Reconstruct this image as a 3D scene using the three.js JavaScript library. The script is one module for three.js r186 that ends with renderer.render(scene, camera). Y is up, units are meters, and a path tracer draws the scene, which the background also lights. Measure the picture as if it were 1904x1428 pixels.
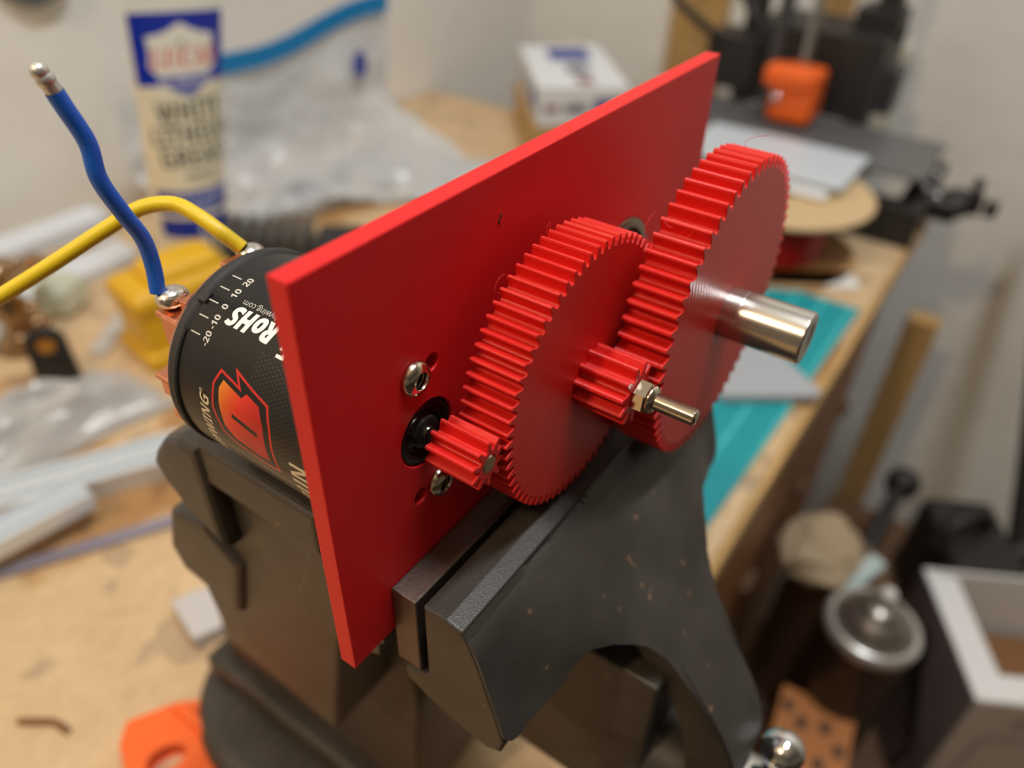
import * as THREE from 'three';
import { mergeGeometries, mergeVertices, toCreasedNormals } from 'three/addons/utils/BufferGeometryUtils.js';
import { RoundedBoxGeometry } from 'three/addons/geometries/RoundedBoxGeometry.js';
import { ImprovedNoise } from 'three/addons/math/ImprovedNoise.js';
import { RectAreaLightUniformsLib } from 'three/addons/lights/RectAreaLightUniformsLib.js';

// ---------------------------------------------------------------- camera, lights, exposure
// Millimetres in the builders below, origin on the motor axis at the front face of the red plate;
// x runs along the plate, y up, z out of its front face. OY lifts it so that the floor is y = 0.
const MM = 0.001, OY = 1115;
const W = (x, y, z) => new THREE.Vector3(x * MM, (y + OY) * MM, z * MM);
RectAreaLightUniformsLib.init();
const scene = new THREE.Scene();
scene.background = new THREE.Color(0x14120f);
const camera = new THREE.PerspectiveCamera(53.461, 4 / 3, 0.005, 20);
camera.position.copy(W(-67.71, 80.25, 61.10));
camera.quaternion.setFromRotationMatrix(new THREE.Matrix4().makeBasis(
  new THREE.Vector3(0.57158, 0.02467, 0.82018),
  new THREE.Vector3(0.49195, 0.78968, -0.36659),
  new THREE.Vector3(-0.65672, 0.61302, 0.43923)));
camera.focus = 0.1185;
camera.userData.fStop = 9.2;
scene.add(camera);
const renderer = new THREE.WebGLRenderer({ antialias: true });
renderer.toneMapping = THREE.LinearToneMapping;
renderer.toneMappingExposure = 1.30;
renderer.shadowMap.enabled = true;
const WARM = new THREE.Color(1.0, 0.74, 0.46), COOL = new THREE.Color(0.90, 0.96, 1.0);
const BULB = { at: [-640, 760, -140], power: 0.95 };        // the bare warm bulb hanging to the left of the bench
const TUBE = { at: [150, 1248, 210], w: 560, l: 80, power: 68 }; // the cool tube fitting on the ceiling

// ---------------------------------------------------------------- helpers
let seed = 7;
const rnd = () => ((seed = (seed * 1664525 + 1013904223) >>> 0) / 4294967296);
const perlin = new ImprovedNoise();
const noise = (x, y, z = 0) => perlin.noise(x, y, z);
const fbm = (x, y, z = 0, o = 4) => { let s = 0, a = 1, f = 1; for (let i = 0; i < o; i++) { s += a * noise(x * f, y * f, z + i * 7.3); a *= 0.5; f *= 2; } return s; };
const used = new Map();
const numbered = (n) => { const k = used.get(n) ?? 0; used.set(n, k + 1); return k ? n + '_' + String(k).padStart(3, '0') : n; };
const origin = new WeakMap();
function thing(name, label, category, at, group) {
  const o = new THREE.Group(); o.name = numbered(name); o.position.copy(W(...at)); origin.set(o, at);
  o.userData = { label, category }; if (group) o.userData.group = group;
  scene.add(o); return o;
}
const lit = (m) => { m.castShadow = m.receiveShadow = true; return m; };
// a part whose geometry is given in the plate's own millimetres
function part(name, geoms, mat, parent, label) {
  let list = Array.isArray(geoms) ? geoms : [geoms];
  list = list.map((g) => { let h = g.index ? g.toNonIndexed() : g.clone(); for (const k of Object.keys(h.attributes)) if (!['position', 'normal', 'uv'].includes(k)) h.deleteAttribute(k); if (!h.attributes.uv) h.setAttribute('uv', new THREE.BufferAttribute(new Float32Array(h.attributes.position.count * 2), 2)); if (!h.attributes.normal) h.computeVertexNormals(); h.morphAttributes = {}; h.clearGroups(); return h; });
  const g = list.length > 1 ? mergeGeometries(list) : list[0];
  const o = origin.get(parent) ?? [0, 0, 0];
  g.translate(-o[0], -o[1], -o[2]); g.scale(MM, MM, MM);
  const m = lit(new THREE.Mesh(g, mat)); m.name = name; origin.set(m, o);
  if (label) m.userData.label = label;
  parent.add(m); return m;
}
function solid(name, geoms, mat, label, category, at, group) {    // a thing that is one mesh
  const t = new THREE.Group(); origin.set(t, at); const m = part(numbered(name), geoms, mat, t); t.remove(m);
  m.position.copy(W(...at)); m.userData = { label, category }; if (group) m.userData.group = group;
  scene.add(m); return m;
}
function struct(name, geoms, mat) {
  const t = new THREE.Group(); origin.set(t, [0, 0, 0]); const m = part(name, geoms, mat, t); t.remove(m);
  m.position.copy(W(0, 0, 0)); m.userData = { kind: 'structure' }; scene.add(m); return m;
}
function triUV(g, per = 1) {       // uv in millimetres / per, by the way each face points
  const h = g.index ? g.toNonIndexed() : g; const p = h.attributes.position; const uv = new Float32Array(p.count * 2);
  const a = new THREE.Vector3(), b = new THREE.Vector3(), c = new THREE.Vector3(), n = new THREE.Vector3();
  for (let i = 0; i < p.count; i += 3) {
    a.fromBufferAttribute(p, i); b.fromBufferAttribute(p, i + 1); c.fromBufferAttribute(p, i + 2);
    n.subVectors(b, a).cross(c.clone().sub(a)); const X = Math.abs(n.x), Y = Math.abs(n.y), Z = Math.abs(n.z);
    for (let k = 0; k < 3; k++) { const x = p.getX(i + k), y = p.getY(i + k), z = p.getZ(i + k);
      const q = Y >= X && Y >= Z ? [x, -z] : X >= Z ? [z, y] : [x, y]; uv[(i + k) * 2] = q[0] / per; uv[(i + k) * 2 + 1] = q[1] / per; }
  }
  h.setAttribute('uv', new THREE.BufferAttribute(uv, 2)); return h;
}
const box = (x0, x1, y0, y1, z0, z1, r = 0, seg = 2) => {
  const w = x1 - x0, h = y1 - y0, d = z1 - z0;
  const g = r ? new RoundedBoxGeometry(w, h, d, seg, Math.min(r, w / 2.01, h / 2.01, d / 2.01)) : new THREE.BoxGeometry(w, h, d);
  return triUV(g.translate((x0 + x1) / 2, (y0 + y1) / 2, (z0 + z1) / 2), 1);
};
const cylZ = (x, y, z0, z1, r0, r1 = r0, seg = 40, open = false) => new THREE.CylinderGeometry(r1, r0, z1 - z0, seg, 1, open).rotateX(Math.PI / 2).translate(x, y, (z0 + z1) / 2);
const cylY = (x, z, y0, y1, r0, r1 = r0, seg = 40) => new THREE.CylinderGeometry(r1, r0, y1 - y0, seg).translate(x, (y0 + y1) / 2, z);
const cylX = (y, z, x0, x1, r0, r1 = r0, seg = 32) => new THREE.CylinderGeometry(r1, r0, x1 - x0, seg).rotateZ(-Math.PI / 2).translate((x0 + x1) / 2, y, z);
const ball = (x, y, z, r, sx = 1, sy = 1, sz = 1, seg = 24) => new THREE.SphereGeometry(r, seg, Math.round(seg * 0.7)).scale(sx, sy, sz).translate(x, y, z);
const tube = (pts, r, n = 60, seg = 12, closed = false) => new THREE.TubeGeometry(new THREE.CatmullRomCurve3(pts.map((p) => new THREE.Vector3(...p)), closed), n, r, seg, closed);
const shapeOf = (pts) => new THREE.Shape(pts.map((p) => new THREE.Vector2(...p)));
const slab = (shape, d, b = 0, seg = 2, cs = 12) => new THREE.ExtrudeGeometry(shape, { depth: d - 2 * b, bevelEnabled: b > 0, bevelSize: b, bevelThickness: b, bevelOffset: -b, bevelSegments: seg, curveSegments: cs }).translate(0, 0, b);
// a side profile given as (z, y) pairs, drawn out along x
const alongX = (pts, x0, x1, b = 0.8, seg = 3) => triUV(slab(shapeOf(pts.map(([z, y]) => [-z, y])), x1 - x0, b, seg).rotateY(Math.PI / 2).translate(x0, 0, 0), 1);
// a plan outline given as (x, z) pairs, drawn out along y
const alongY = (pts, y0, y1, b = 0.5, holes = []) => { const s = shapeOf(pts.map(([x, z]) => [x, -z])); for (const h of holes) s.holes.push(new THREE.Path(h.map(([x, z]) => new THREE.Vector2(x, -z)))); return triUV(slab(s, y1 - y0, b).rotateX(-Math.PI / 2).translate(0, y0, 0), 1); };
const lathe = (pts, seg = 48) => new THREE.LatheGeometry(pts.map((p) => new THREE.Vector2(...p)), seg);
// a closed skin over a grid of points, given a front and a back point for every (i, j)
function shell(nu, nv, front, back) {
  const pos = [], idx = [], id = (s, i, j) => s * (nu + 1) * (nv + 1) + j * (nu + 1) + i;
  for (const f of [front, back]) for (let j = 0; j <= nv; j++) for (let i = 0; i <= nu; i++) pos.push(...f(i / nu, j / nv));
  const quad = (a, b, c, d) => idx.push(a, b, c, a, c, d);
  for (let j = 0; j < nv; j++) for (let i = 0; i < nu; i++) { quad(id(0, i, j), id(0, i + 1, j), id(0, i + 1, j + 1), id(0, i, j + 1)); quad(id(1, i, j), id(1, i, j + 1), id(1, i + 1, j + 1), id(1, i + 1, j)); }
  for (let i = 0; i < nu; i++) { quad(id(0, i, 0), id(1, i, 0), id(1, i + 1, 0), id(0, i + 1, 0)); quad(id(0, i, nv), id(0, i + 1, nv), id(1, i + 1, nv), id(1, i, nv)); }
  for (let j = 0; j < nv; j++) { quad(id(0, 0, j), id(0, 0, j + 1), id(1, 0, j + 1), id(1, 0, j)); quad(id(0, nu, j), id(1, nu, j), id(1, nu, j + 1), id(0, nu, j + 1)); }
  const g = new THREE.BufferGeometry(); g.setAttribute('position', new THREE.Float32BufferAttribute(pos, 3)); g.setIndex(idx);
  return toCreasedNormals(g, 0.7);
}
const smooth = (a, b, x) => { const t = Math.min(1, Math.max(0, (x - a) / (b - a))); return t * t * (3 - 2 * t); };
const lerp = (a, b, t) => a + (b - a) * t;

// ---------------------------------------------------------------- textures and materials
function dataTex(w, h, fn, srgb = false) {
  const d = new Uint8Array(w * h * 4);
  for (let y = 0; y < h; y++) for (let x = 0; x < w; x++) { const c = fn(x / w, y / h, x, y); const i = (y * w + x) * 4; d[i] = c[0]; d[i + 1] = c[1]; d[i + 2] = c[2]; d[i + 3] = 255; }
  const t = new THREE.DataTexture(d, w, h); t.wrapS = t.wrapT = THREE.RepeatWrapping; t.magFilter = THREE.LinearFilter; t.minFilter = THREE.LinearMipmapLinearFilter; t.generateMipmaps = true;
  if (srgb) t.colorSpace = THREE.SRGBColorSpace; t.needsUpdate = true; return t;
}
const rep = (t, x, y = x) => { const c = t.clone(); c.repeat.set(x, y); c.needsUpdate = true; return c; };
const g3 = (v) => { const k = Math.max(0, Math.min(255, Math.round(v))); return [k, k, k]; };
const wrapNoise = (u, v, f, z = 0, o = 4) => { // tileable noise on a torus-like blend
  const a = fbm(u * f, v * f, z, o), b = fbm((u - 1) * f, v * f, z, o), c = fbm(u * f, (v - 1) * f, z, o), d = fbm((u - 1) * f, (v - 1) * f, z, o);
  return lerp(lerp(a, b, smooth(0.7, 1, u)), lerp(c, d, smooth(0.7, 1, u)), smooth(0.7, 1, v));
};
const fine = dataTex(256, 256, (u, v) => g3(128 + 110 * wrapNoise(u, v, 24, 1.5, 3)));
const coarse = dataTex(256, 256, (u, v) => g3(128 + 95 * wrapNoise(u, v, 6, 9.5, 5)));
// printed layer lines: 32 lines to a tile, each a little different
const lineAmp = Array.from({ length: 32 }, () => 0.6 + 0.4 * rnd());
const layers = dataTex(4, 512, (u, v, x, y) => { const k = Math.floor(y / 16), t = (y % 16) / 16; return g3(60 + 180 * lineAmp[k] * Math.sin(Math.PI * t)); });
const std = (color, roughness, o = {}) => { const m = new THREE.MeshPhysicalMaterial({ roughness, ...o }); m.color.setRGB(...color); return m; };
const redPlate = std([0.68, 0.014, 0.016], 0.42, { bumpMap: rep(layers, 1 / 16), bumpScale: 0.00002, specularIntensity: 0.5 });
const redGear = std([0.70, 0.018, 0.014], 0.36, { bumpMap: rep(layers, 1 / 6.4), bumpScale: 0.00003, specularIntensity: 0.9 });
const redFace = std([0.70, 0.018, 0.014], 0.33, { bumpMap: rep(layers, 1 / 6.4), bumpScale: 0.00005, specularIntensity: 0.9 });
const nickel = std([0.62, 0.55, 0.44], 0.16, { metalness: 1 });
const screwDark = std([0.30, 0.26, 0.20], 0.2, { metalness: 1 });
const steel = std([0.60, 0.58, 0.54], 0.24, { metalness: 1, bumpMap: rep(fine, 0.05, 0.6), bumpScale: 0.00002 });
const chrome = std([0.72, 0.74, 0.76], 0.09, { metalness: 1 });
const solder = std([0.72, 0.70, 0.66], 0.22, { metalness: 1, bumpMap: rep(coarse, 1), bumpScale: 0.0002 });
const tinned = std([0.62, 0.61, 0.58], 0.4, { metalness: 0.85 });
const copper = std([0.72, 0.30, 0.17], 0.27, { metalness: 1, bumpMap: rep(fine, 0.2), bumpScale: 0.00003 });
const brass = std([0.70, 0.50, 0.22], 0.25, { metalness: 1 });
const blackPlastic = std([0.018, 0.018, 0.019], 0.45);
const blackRubber = std([0.022, 0.021, 0.021], 0.62, { bumpMap: rep(fine, 0.1), bumpScale: 0.00005 });
const blueWire = std([0.008, 0.115, 0.60], 0.32, { bumpMap: rep(fine, 12, 2), bumpScale: 0.00004 });
const yellowWire = std([0.72, 0.53, 0.012], 0.36, { bumpMap: rep(fine, 12, 2), bumpScale: 0.00004 });
const wearTex = dataTex(256, 256, (u, v) => { const n = wrapNoise(u, v, 5, 3.1, 5), s = wrapNoise(u, v, 26, 8.1, 2); const w = s > 0.72 ? 34 : 0; const k = 51 + 12 * n; return [k + 6 + w * 1.6, k + 2 + w, k - 2 + w * 0.5]; }, true);
const visePaint = std([1, 1, 1], 0.40, { map: rep(wearTex, 1 / 70), bumpMap: rep(fine, 1 / 6), bumpScale: 0.00006 });
const viseSteel = std([0.16, 0.12, 0.10], 0.46, { metalness: 0.75, bumpMap: rep(fine, 1 / 4), bumpScale: 0.00006 });

// ---------------------------------------------------------------- the room
const wallTex = dataTex(256, 256, (u, v) => { const n = wrapNoise(u, v, 4, 2.2, 5); return [236 + 6 * n, 233 + 6 * n, 227 + 7 * n]; }, true);
const wallMat = std([1, 1, 1], 0.85, { map: rep(wallTex, 1 / 900), bumpMap: rep(coarse, 1 / 160), bumpScale: 0.0012 });
const ceilMat = std([0.74, 0.72, 0.68], 0.9);
const floorTex = dataTex(256, 256, (u, v) => { const n = wrapNoise(u, v, 8, 5.2, 5); return [84 + 22 * n, 72 + 20 * n, 60 + 16 * n]; }, true);
const floorMat = std([1, 1, 1], 0.7, { map: rep(floorTex, 1 / 600) });
const RX0 = -3400, RX1 = 905, RZ0 = -575, RZ1 = 4600, RY0 = -1115, RY1 = 1285;
struct('floor', box(RX0 - 100, RX1 + 100, RY0 - 100, RY0, RZ0 - 100, RZ1 + 100), floorMat);
struct('ceiling', box(RX0 - 100, RX1 + 100, RY1, RY1 + 100, RZ0 - 100, RZ1 + 100), ceilMat);
struct('wall_back', box(RX0 - 100, RX1 + 100, RY0, RY1, RZ0 - 100, RZ0), wallMat);
struct('wall_right', box(RX1, RX1 + 100, RY0, RY1, RZ0, RZ1 + 100), wallMat);
struct('wall_left', box(RX0 - 100, RX0, RY0, RY1, RZ0, RZ1 + 100), wallMat);
struct('wall_front', box(RX0, RX1, RY0, RY1, RZ1, RZ1 + 100), wallMat);

// the two lamps that light the bench
{
  const [x, y, z] = BULB.at;
  const t = thing('hanging_bulb', 'bare warm globe bulb hanging from the ceiling on a cord', 'lamp', [x, y, z]);
  const glow = std([1, 0.9, 0.75], 0.4); glow.emissive.copy(WARM); glow.emissiveIntensity = 6;
  part('bulb', ball(x, y, z, 32), glow, t);
  part('socket', [cylY(x, z, y + 30, y + 80, 16), cylY(x, z, y + 78, RY1, 4, 4)], std([0.8, 0.79, 0.76], 0.4), t);
  const l = new THREE.PointLight(WARM, BULB.power, 0, 2); l.castShadow = true; l.shadow.radius = 1.6; l.position.copy(W(x, y, z)); scene.add(l);
}
{
  const { at: [x, y, z], w, l, power } = TUBE;
  const t = thing('tube_light', 'long cool white tube fitting fixed to the ceiling', 'lamp', [x, y, z]);
  part('housing', box(x - w / 2 - 20, x + w / 2 + 20, y + 4, RY1, z - 60, z + 60, 4), std([0.8, 0.8, 0.8], 0.5), t);
  const glow = std([0.9, 0.95, 1], 0.5); glow.emissive.copy(COOL); glow.emissiveIntensity = 5;
  part('diffuser', box(x - w / 2, x + w / 2, y, y + 4, z - l / 2, z + l / 2), glow, t);
  const r = new THREE.RectAreaLight(COOL, power, w * MM, l * MM); r.castShadow = true; r.position.copy(W(x, y - 2, z)); r.rotation.set(-Math.PI / 2, 0, 0); scene.add(r);
}

// ---------------------------------------------------------------- the bench
const BY = -215;
const benchTex = dataTex(1024, 1024, (u, v) => {
  const n = wrapNoise(u, v, 9, 4.4, 5), m = wrapNoise(u, v, 3.2, 14.4, 4), f = wrapNoise(u, v, 70, 2.4, 2);
  let r = 201 + 12 * n + 8 * f, g = 172 + 13 * n + 8 * f, b = 134 + 13 * n + 8 * f;
  const s = smooth(0.16, 0.42, m + 0.35 * n); r -= 34 * s; g -= 46 * s; b -= 54 * s;
  const q = smooth(0.30, 0.46, wrapNoise(u, v, 14, 31, 3)); r -= 26 * q; g -= 22 * q; b -= 14 * q;
  return [r, g, b].map((c) => Math.max(0, Math.min(255, c)));
}, true);
const benchMat = std([1, 1, 1], 0.52, { map: rep(benchTex, 1 / 420), bumpMap: rep(fine, 1 / 30), bumpScale: 0.0001 });
const edgeTex = dataTex(64, 256, (u, v) => { const n = wrapNoise(u, v, 6, 41, 4); return [186 + 22 * n, 148 + 22 * n, 92 + 20 * n]; }, true);
const tanWood = std([1, 1, 1], 0.6, { map: rep(edgeTex, 1 / 300, 1 / 40) });
const greyTan = std([0.20, 0.17, 0.13], 0.6), darkWood = std([0.11, 0.052, 0.022], 0.55, { bumpMap: rep(coarse, 1 / 80), bumpScale: 0.0004 });
{
  const t = thing('workbench', 'long wooden workbench with a stained tan top and pale front edge', 'workbench', [80, RY0, -270]);
  part('top', box(-700, 680, BY - 16, BY, -572, 9, 1.5), benchMat, t);
  part('edge_band', box(-700, 680, BY - 17, BY - 0.6, 9, 13, 1.2), tanWood, t, 'pale tan wooden edge strip');
  part('apron', box(-690, 670, BY - 66, BY - 16, -8, 3, 1), greyTan, t, 'grey brown rail under the front edge');
  for (const [x, z] of [[-660, -50], [60, -60], [-660, -540], [640, -540]]) part('leg', box(x - 30, x + 30, RY0, BY - 16, z - 30, z + 30, 2), darkWood, t);
}

// ---------------------------------------------------------------- bench vise
{
  const cx = 36, t = thing('bench_vise', 'dark grey cast iron bench vise clamping the red plate', 'vise', [cx, BY, -70]);
  const ear = [[7.2, -26.6], [12, -26.2], [15.2, -27.0], [16.7, -29.6], [18.5, -34], [21.0, -42], [23.0, -48.5], [24.1, -52.5], [23.4, -56.4], [20.4, -58], [14, -57], [6, -54.4], [1.6, -52], [1.4, -48.2], [6.2, -47.6], [7.2, -46]];
  const jawEnd = alongX(ear, -11.5, 6, 0.6), jawFar = alongX(ear, 66, 83.5, 0.6);
  // the hood of the sliding jaw: it swells forward to the screw boss and is cut by an arch on either side
  const edge = [[0, -124], [8.5, -124], [9.8, -70], [11.5, -58], [15, -52.5], [18, -50], [21.5, -47.8], [26, -46.4], [30, -47.8], [34, -50.5], [39, -53.2], [44, -54.2], [46, -53.2], [47.6, -50.5]];
  const bot = (x) => { const a = Math.abs(x - cx); for (let i = 1; i < edge.length; i++) if (a <= edge[i][0]) return lerp(edge[i - 1][1], edge[i][1], (a - edge[i - 1][0]) / (edge[i][0] - edge[i - 1][0])); return -50.5; };
  const hoodZ = (x, y) => { const a = Math.abs(x - cx), s = lerp(0.76, 0.30, smooth(16, 44, a)); const d = Math.max(0, -28.2 - y); const z = 17.2 + s * d - 1.8 * Math.exp(-d / 1.6); return z - Math.max(0, z - 46) * smooth(40, 95, d) * 0.72; };
  const hood = shell(120, 60, (u, v) => { const x = lerp(-11.3, 83.3, u), y = lerp(-26.9, bot(x), v); return [x, y, hoodZ(x, y)]; }, (u, v) => { const x = lerp(-11.3, 83.3, u), y = lerp(-27.6, bot(x) + 1.2, v); return [x, y - 1, Math.max(8.4, hoodZ(x, y) - 8)]; });
  const jaw = part('sliding_jaw', [jawEnd, jawFar, alongX([[7.2, -26.6], [12, -26.2], [15.2, -27.0], [15.8, -30], [13, -50], [5.6, -50], [5.6, -47.5], [7.2, -46]], 5, 67, 0.5), triUV(hood, 1)], visePaint, t);
  part('jaw_insert', box(-11.5, 83.5, -47, -27, 0.02, 5.5, 0.35), viseSteel, t, 'worn bare steel jaw face');
  const rear = ear.map(([z, y]) => [-3.5 - z, y]).reverse();
  part('fixed_jaw', [alongX(rear, -11.5, 83.5, 0.6)], visePaint, t);
  part('jaw_insert', box(-11.5, 83.5, -47, -27, -9, -3.52, 0.35), viseSteel, t, 'worn bare steel jaw face');
  part('anvil', [alongX([[-16.5, -19.8], [-49, -19.8], [-49, -31], [-16.5, -31]], -12, 84, 1.4),
    alongX([[-48, -20.4], [-55, -21.5], [-61, -25], [-66, -31], [-67.5, -34], [-65, -39], [-60, -44], [-48, -50]], -13, 85, 2.5)], visePaint, t, 'smooth flat anvil behind the fixed jaw');
  // body under the anvil, cut back from it, and the heavy rear block
  part('body', [alongX([[-18, -30], [-48, -30], [-62, -44], [-74, -82], [-70, -108], [-30, -112], [-20, -60]], -8.5, 80.5, 1.5),
    alongX([[-60, -52], [-74, -56], [-80, -72], [-77, -80], [-56, -82], [-50, -60]], -10.5, 82.5, 2),
    alongX([[-24, -50], [-84, -70], [-118, -150], [-120, -196], [-26, -196], [-20, -120]], 12, 60, 2.5),
    box(6, 66, -198, -186, -128, -26, 3)], visePaint, t);
  part('slide', [box(22, 50, -91, -66, -26, 40, 1), box(23.6, 48.4, -126, -90.8, -26, 40, 1)], visePaint, t, 'dark square slide bar under the sliding jaw');
  // swivel base
  const disc = lathe([[0, 0], [47.5, 0], [48.5, 2], [48.5, 9], [46.5, 13], [41, 15.5], [0, 16.5]], 72).translate(32, BY, -92);
  part('swivel_base', triUV(disc, 1), visePaint, t, 'round swivel base');
  part('boss', [cylZ(cx, -111, 36, 55, 15, 13), cylZ(cx, -111, 55, 57, 13, 11.5)], visePaint, t);
  part('screw_head', [cylZ(cx, -111, 58, 74, 11, 11, 40), cylZ(cx, -111, 74, 76, 11, 9.4, 40), cylZ(cx, -111, 56, 58.1, 9.4, 11, 40)], chrome, t, 'bright chrome screw head');
  const dir = new THREE.Vector3(8, 14.7, 0).normalize(), c0 = new THREE.Vector3(cx, -111, 66.2);
  const P = (k) => { const v = c0.clone().addScaledVector(dir, k); return [v.x, v.y, v.z]; };
  part('handle', [tube([P(-60), P(16)], 2.9, 8, 20)], chrome, t, 'chrome handle bar');
  part('handle_ball', [ball(...P(16.7), 5.1, 1, 1, 1, 36)], chrome, t, 'round chrome ball end of the handle');
  part('handle_ball', [ball(...P(-60), 5.1, 1, 1, 1, 36)], chrome, t, 'round chrome ball end of the handle');
}

// ---------------------------------------------------------------- red mounting plate
const PT = 3.46;
{
  const t = thing('mounting_plate', 'flat red plastic mounting plate held upright in the vise', 'plate', [39, -38.4, -1.7]);
  const s = shapeOf([[-21.5, -38.4], [100.1, -38.4], [100.1, 37.0], [-21.5, 37.0]]);
  const hole = (x, y, r) => { const p = new THREE.Path(); p.absarc(x, y, r, 0, Math.PI * 2, true); s.holes.push(p); };
  hole(0, 0, 6.05); hole(1.9, 12.6, 1.5); hole(-2.4, -12.3, 1.5); hole(62.9, 0.1, 12.25);
  const g = slab(s, PT, 0.22, 2, 40).translate(0, 0, -PT);
  { const uv = g.attributes.uv, p = g.attributes.position, n = g.attributes.normal; for (let i = 0; i < uv.count; i++) { const a = 1.02; if (Math.abs(n.getZ(i)) > 0.7) uv.setXY(i, 0.1, p.getX(i) * Math.sin(a) - p.getY(i) * Math.cos(a)); else uv.setXY(i, 0.1, p.getZ(i) * 2.2); } }
  part('panel', g, redPlate, t);
  part('speck', [ball(18.8, 29.0, 0.02, 0.35, 0.7, 1.6, 0.3, 8), ball(19.2, 29.8, 0.02, 0.25, 1, 1.6, 0.3, 8)], blackRubber, t, 'tiny dark burnt speck');
}

// ---------------------------------------------------------------- gears
function gearShape(N, R, root, ph, bore) {
  const s = new THREE.Shape(), p = (Math.PI * 2) / N, prof = [[-0.5, 0], [-0.37, 0.03], [-0.29, 0.2], [-0.22, 0.52], [-0.16, 0.82], [-0.09, 0.97], [0, 1], [0.09, 0.97], [0.16, 0.82], [0.22, 0.52], [0.29, 0.2], [0.37, 0.03]];
  for (let i = 0; i < N; i++) for (const [f, h] of prof) { const a = ph + (i + f) * p, r = root + (R - root) * h; (i || f > -0.5) ? s.lineTo(r * Math.cos(a), r * Math.sin(a)) : s.moveTo(r * Math.cos(a), r * Math.sin(a)); }
  s.closePath();
  if (bore) { const h = new THREE.Path(); h.absarc(0, 0, bore, 0, Math.PI * 2, true); s.holes.push(h); }
  return s;
}
function gear(x, y, z0, z1, N, R, root, ph, bore, a = 0, k = 1) {
  const g = slab(gearShape(N, R, root, ph, bore), z1 - z0, 0.12, 1, 24);
  const uv = g.attributes.uv, p = g.attributes.position, n = g.attributes.normal;
  for (let i = 0; i < uv.count; i++) if (Math.abs(n.getZ(i)) > 0.7) uv.setXY(i, 0.1, (p.getX(i) * Math.cos(a) + p.getY(i) * Math.sin(a)) * k); else uv.setXY(i, 0.1, p.getZ(i));
  return g.translate(x, y, z0);
}
const I = [28.3, 0.42], O = [62.9, 0.1];
const strand = (c, R, list) => list.map((q) => tube(q.map(([a, r, z]) => [c[0] + (R + r) * Math.cos(a), c[1] + (R + r) * Math.sin(a), z]), 0.045, 40, 6));
{
  const t = thing('motor_pinion', 'small red plastic pinion gear on the motor shaft', 'gear', [0, -4.3, 7.5]);
  part('toothed_body', gear(0, 0, 2.9, 12.2, 10, 4.35, 2.55, 0.92, 1.6), redGear, t);
}
{
  const t = thing('compound_gear', 'red plastic compound gear meshing with the motor pinion', 'gear', [I[0], I[1] - 25.3, 8.4]);
  part('large_gear', gear(I[0], I[1], 3.75, 13.07, 67, 25.25, 23.45, 2.176 - 8 * (Math.PI * 2 / 67), 2.0, 0.5, 0.4), redGear, t);
  part('stringing', strand(I, 25.25, [[[2.12, 0, 4.2], [2.10, 1.0, 4.0], [2.16, 1.7, 3.8], [2.22, 1.0, 3.9], [2.21, 0, 4.3]], [[1.62, 0.1, 4], [1.60, 1.1, 3.9], [1.65, 1.3, 4.1], [1.68, 0.2, 4.3]], [[4.9, -2.2, 13.1], [4.94, -0.6, 13.25], [5.02, -0.4, 13.3], [5.06, -1.4, 13.15]]]), redGear, t, 'fine loose plastic strands');
  part('small_gear', gear(I[0], I[1], 13.05, 22.4, 11, 5.84, 3.75, 1.17, 2.0), redGear, t, 'short small gear moulded on the front');
}
{
  const t = thing('output_gear', 'large thick red plastic gear on the steel output shaft', 'gear', [O[0], O[1] - 30.5, 19.7]);
  part('toothed_body', gear(O[0], O[1], 15.05, 24.4, 63, 30.5, 28.25, 2.218 - 8 * (Math.PI * 2 / 63), 5.25, 0.18, 0.15), redFace, t);
  part('stringing', strand(O, 30.5, [[[2.24, 0, 15.2], [2.22, 1.6, 14.6], [2.30, 2.6, 14.4], [2.37, 1.5, 14.8], [2.36, 0.1, 15.3]], [[2.30, 0.1, 16], [2.31, 0.5, 18.5], [2.28, -0.6, 20.5], [2.20, -0.2, 21.6]], [[2.22, 0, 15.4], [2.25, -0.4, 17], [2.21, -0.9, 18.4], [2.17, -0.3, 19.6]], [[1.45, 0.1, 20], [1.43, 1.6, 19.6], [1.38, 2.4, 20.6], [1.30, 2.8, 22]]]), redGear, t, 'fine loose plastic strands');
  part('hub', [cylZ(O[0], O[1], 0.9, 15.1, 8.2, 8.2, 48)], redGear, t);
}
{
  const t = thing('output_shaft', 'short polished steel shaft sticking out of the large gear', 'shaft', [O[0], O[1] - 5.2, 20]);
  const g = lathe([[0, -9], [4.8, -9], [5.2, -8.5], [5.2, 27.6], [5.14, 27.7], [5.14, 27.85], [5.2, 27.95], [5.2, 40.2], [4.85, 40.65], [3.2, 40.65], [2.9, 40.3], [0, 40.3]], 56).rotateX(Math.PI / 2).translate(O[0], O[1], 0);
  part('rod', g, steel, t);
}
{
  const t = thing('ball_bearing', 'steel ball bearing with a black seal set in the red plate', 'bearing', [O[0], O[1] - 12, -1.5]);
  const ring = (r0, r1, z0, z1) => lathe([[r0, z0], [r1 - 0.3, z0], [r1, z0 + 0.3], [r1, z1 - 0.3], [r1 - 0.3, z1], [r0 + 0.2, z1], [r0, z1 - 0.2], [r0, z0]], 64).rotateX(Math.PI / 2).translate(O[0], O[1], 0);
  part('outer_ring', ring(10.1, 12.2, -4, 0.35), screwDark, t);
  part('seal', ring(6.9, 10.1, -3.7, -0.05), blackRubber, t, 'black rubber seal');
  part('inner_ring', ring(5.25, 6.9, -4, 0.6), screwDark, t);
}
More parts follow.
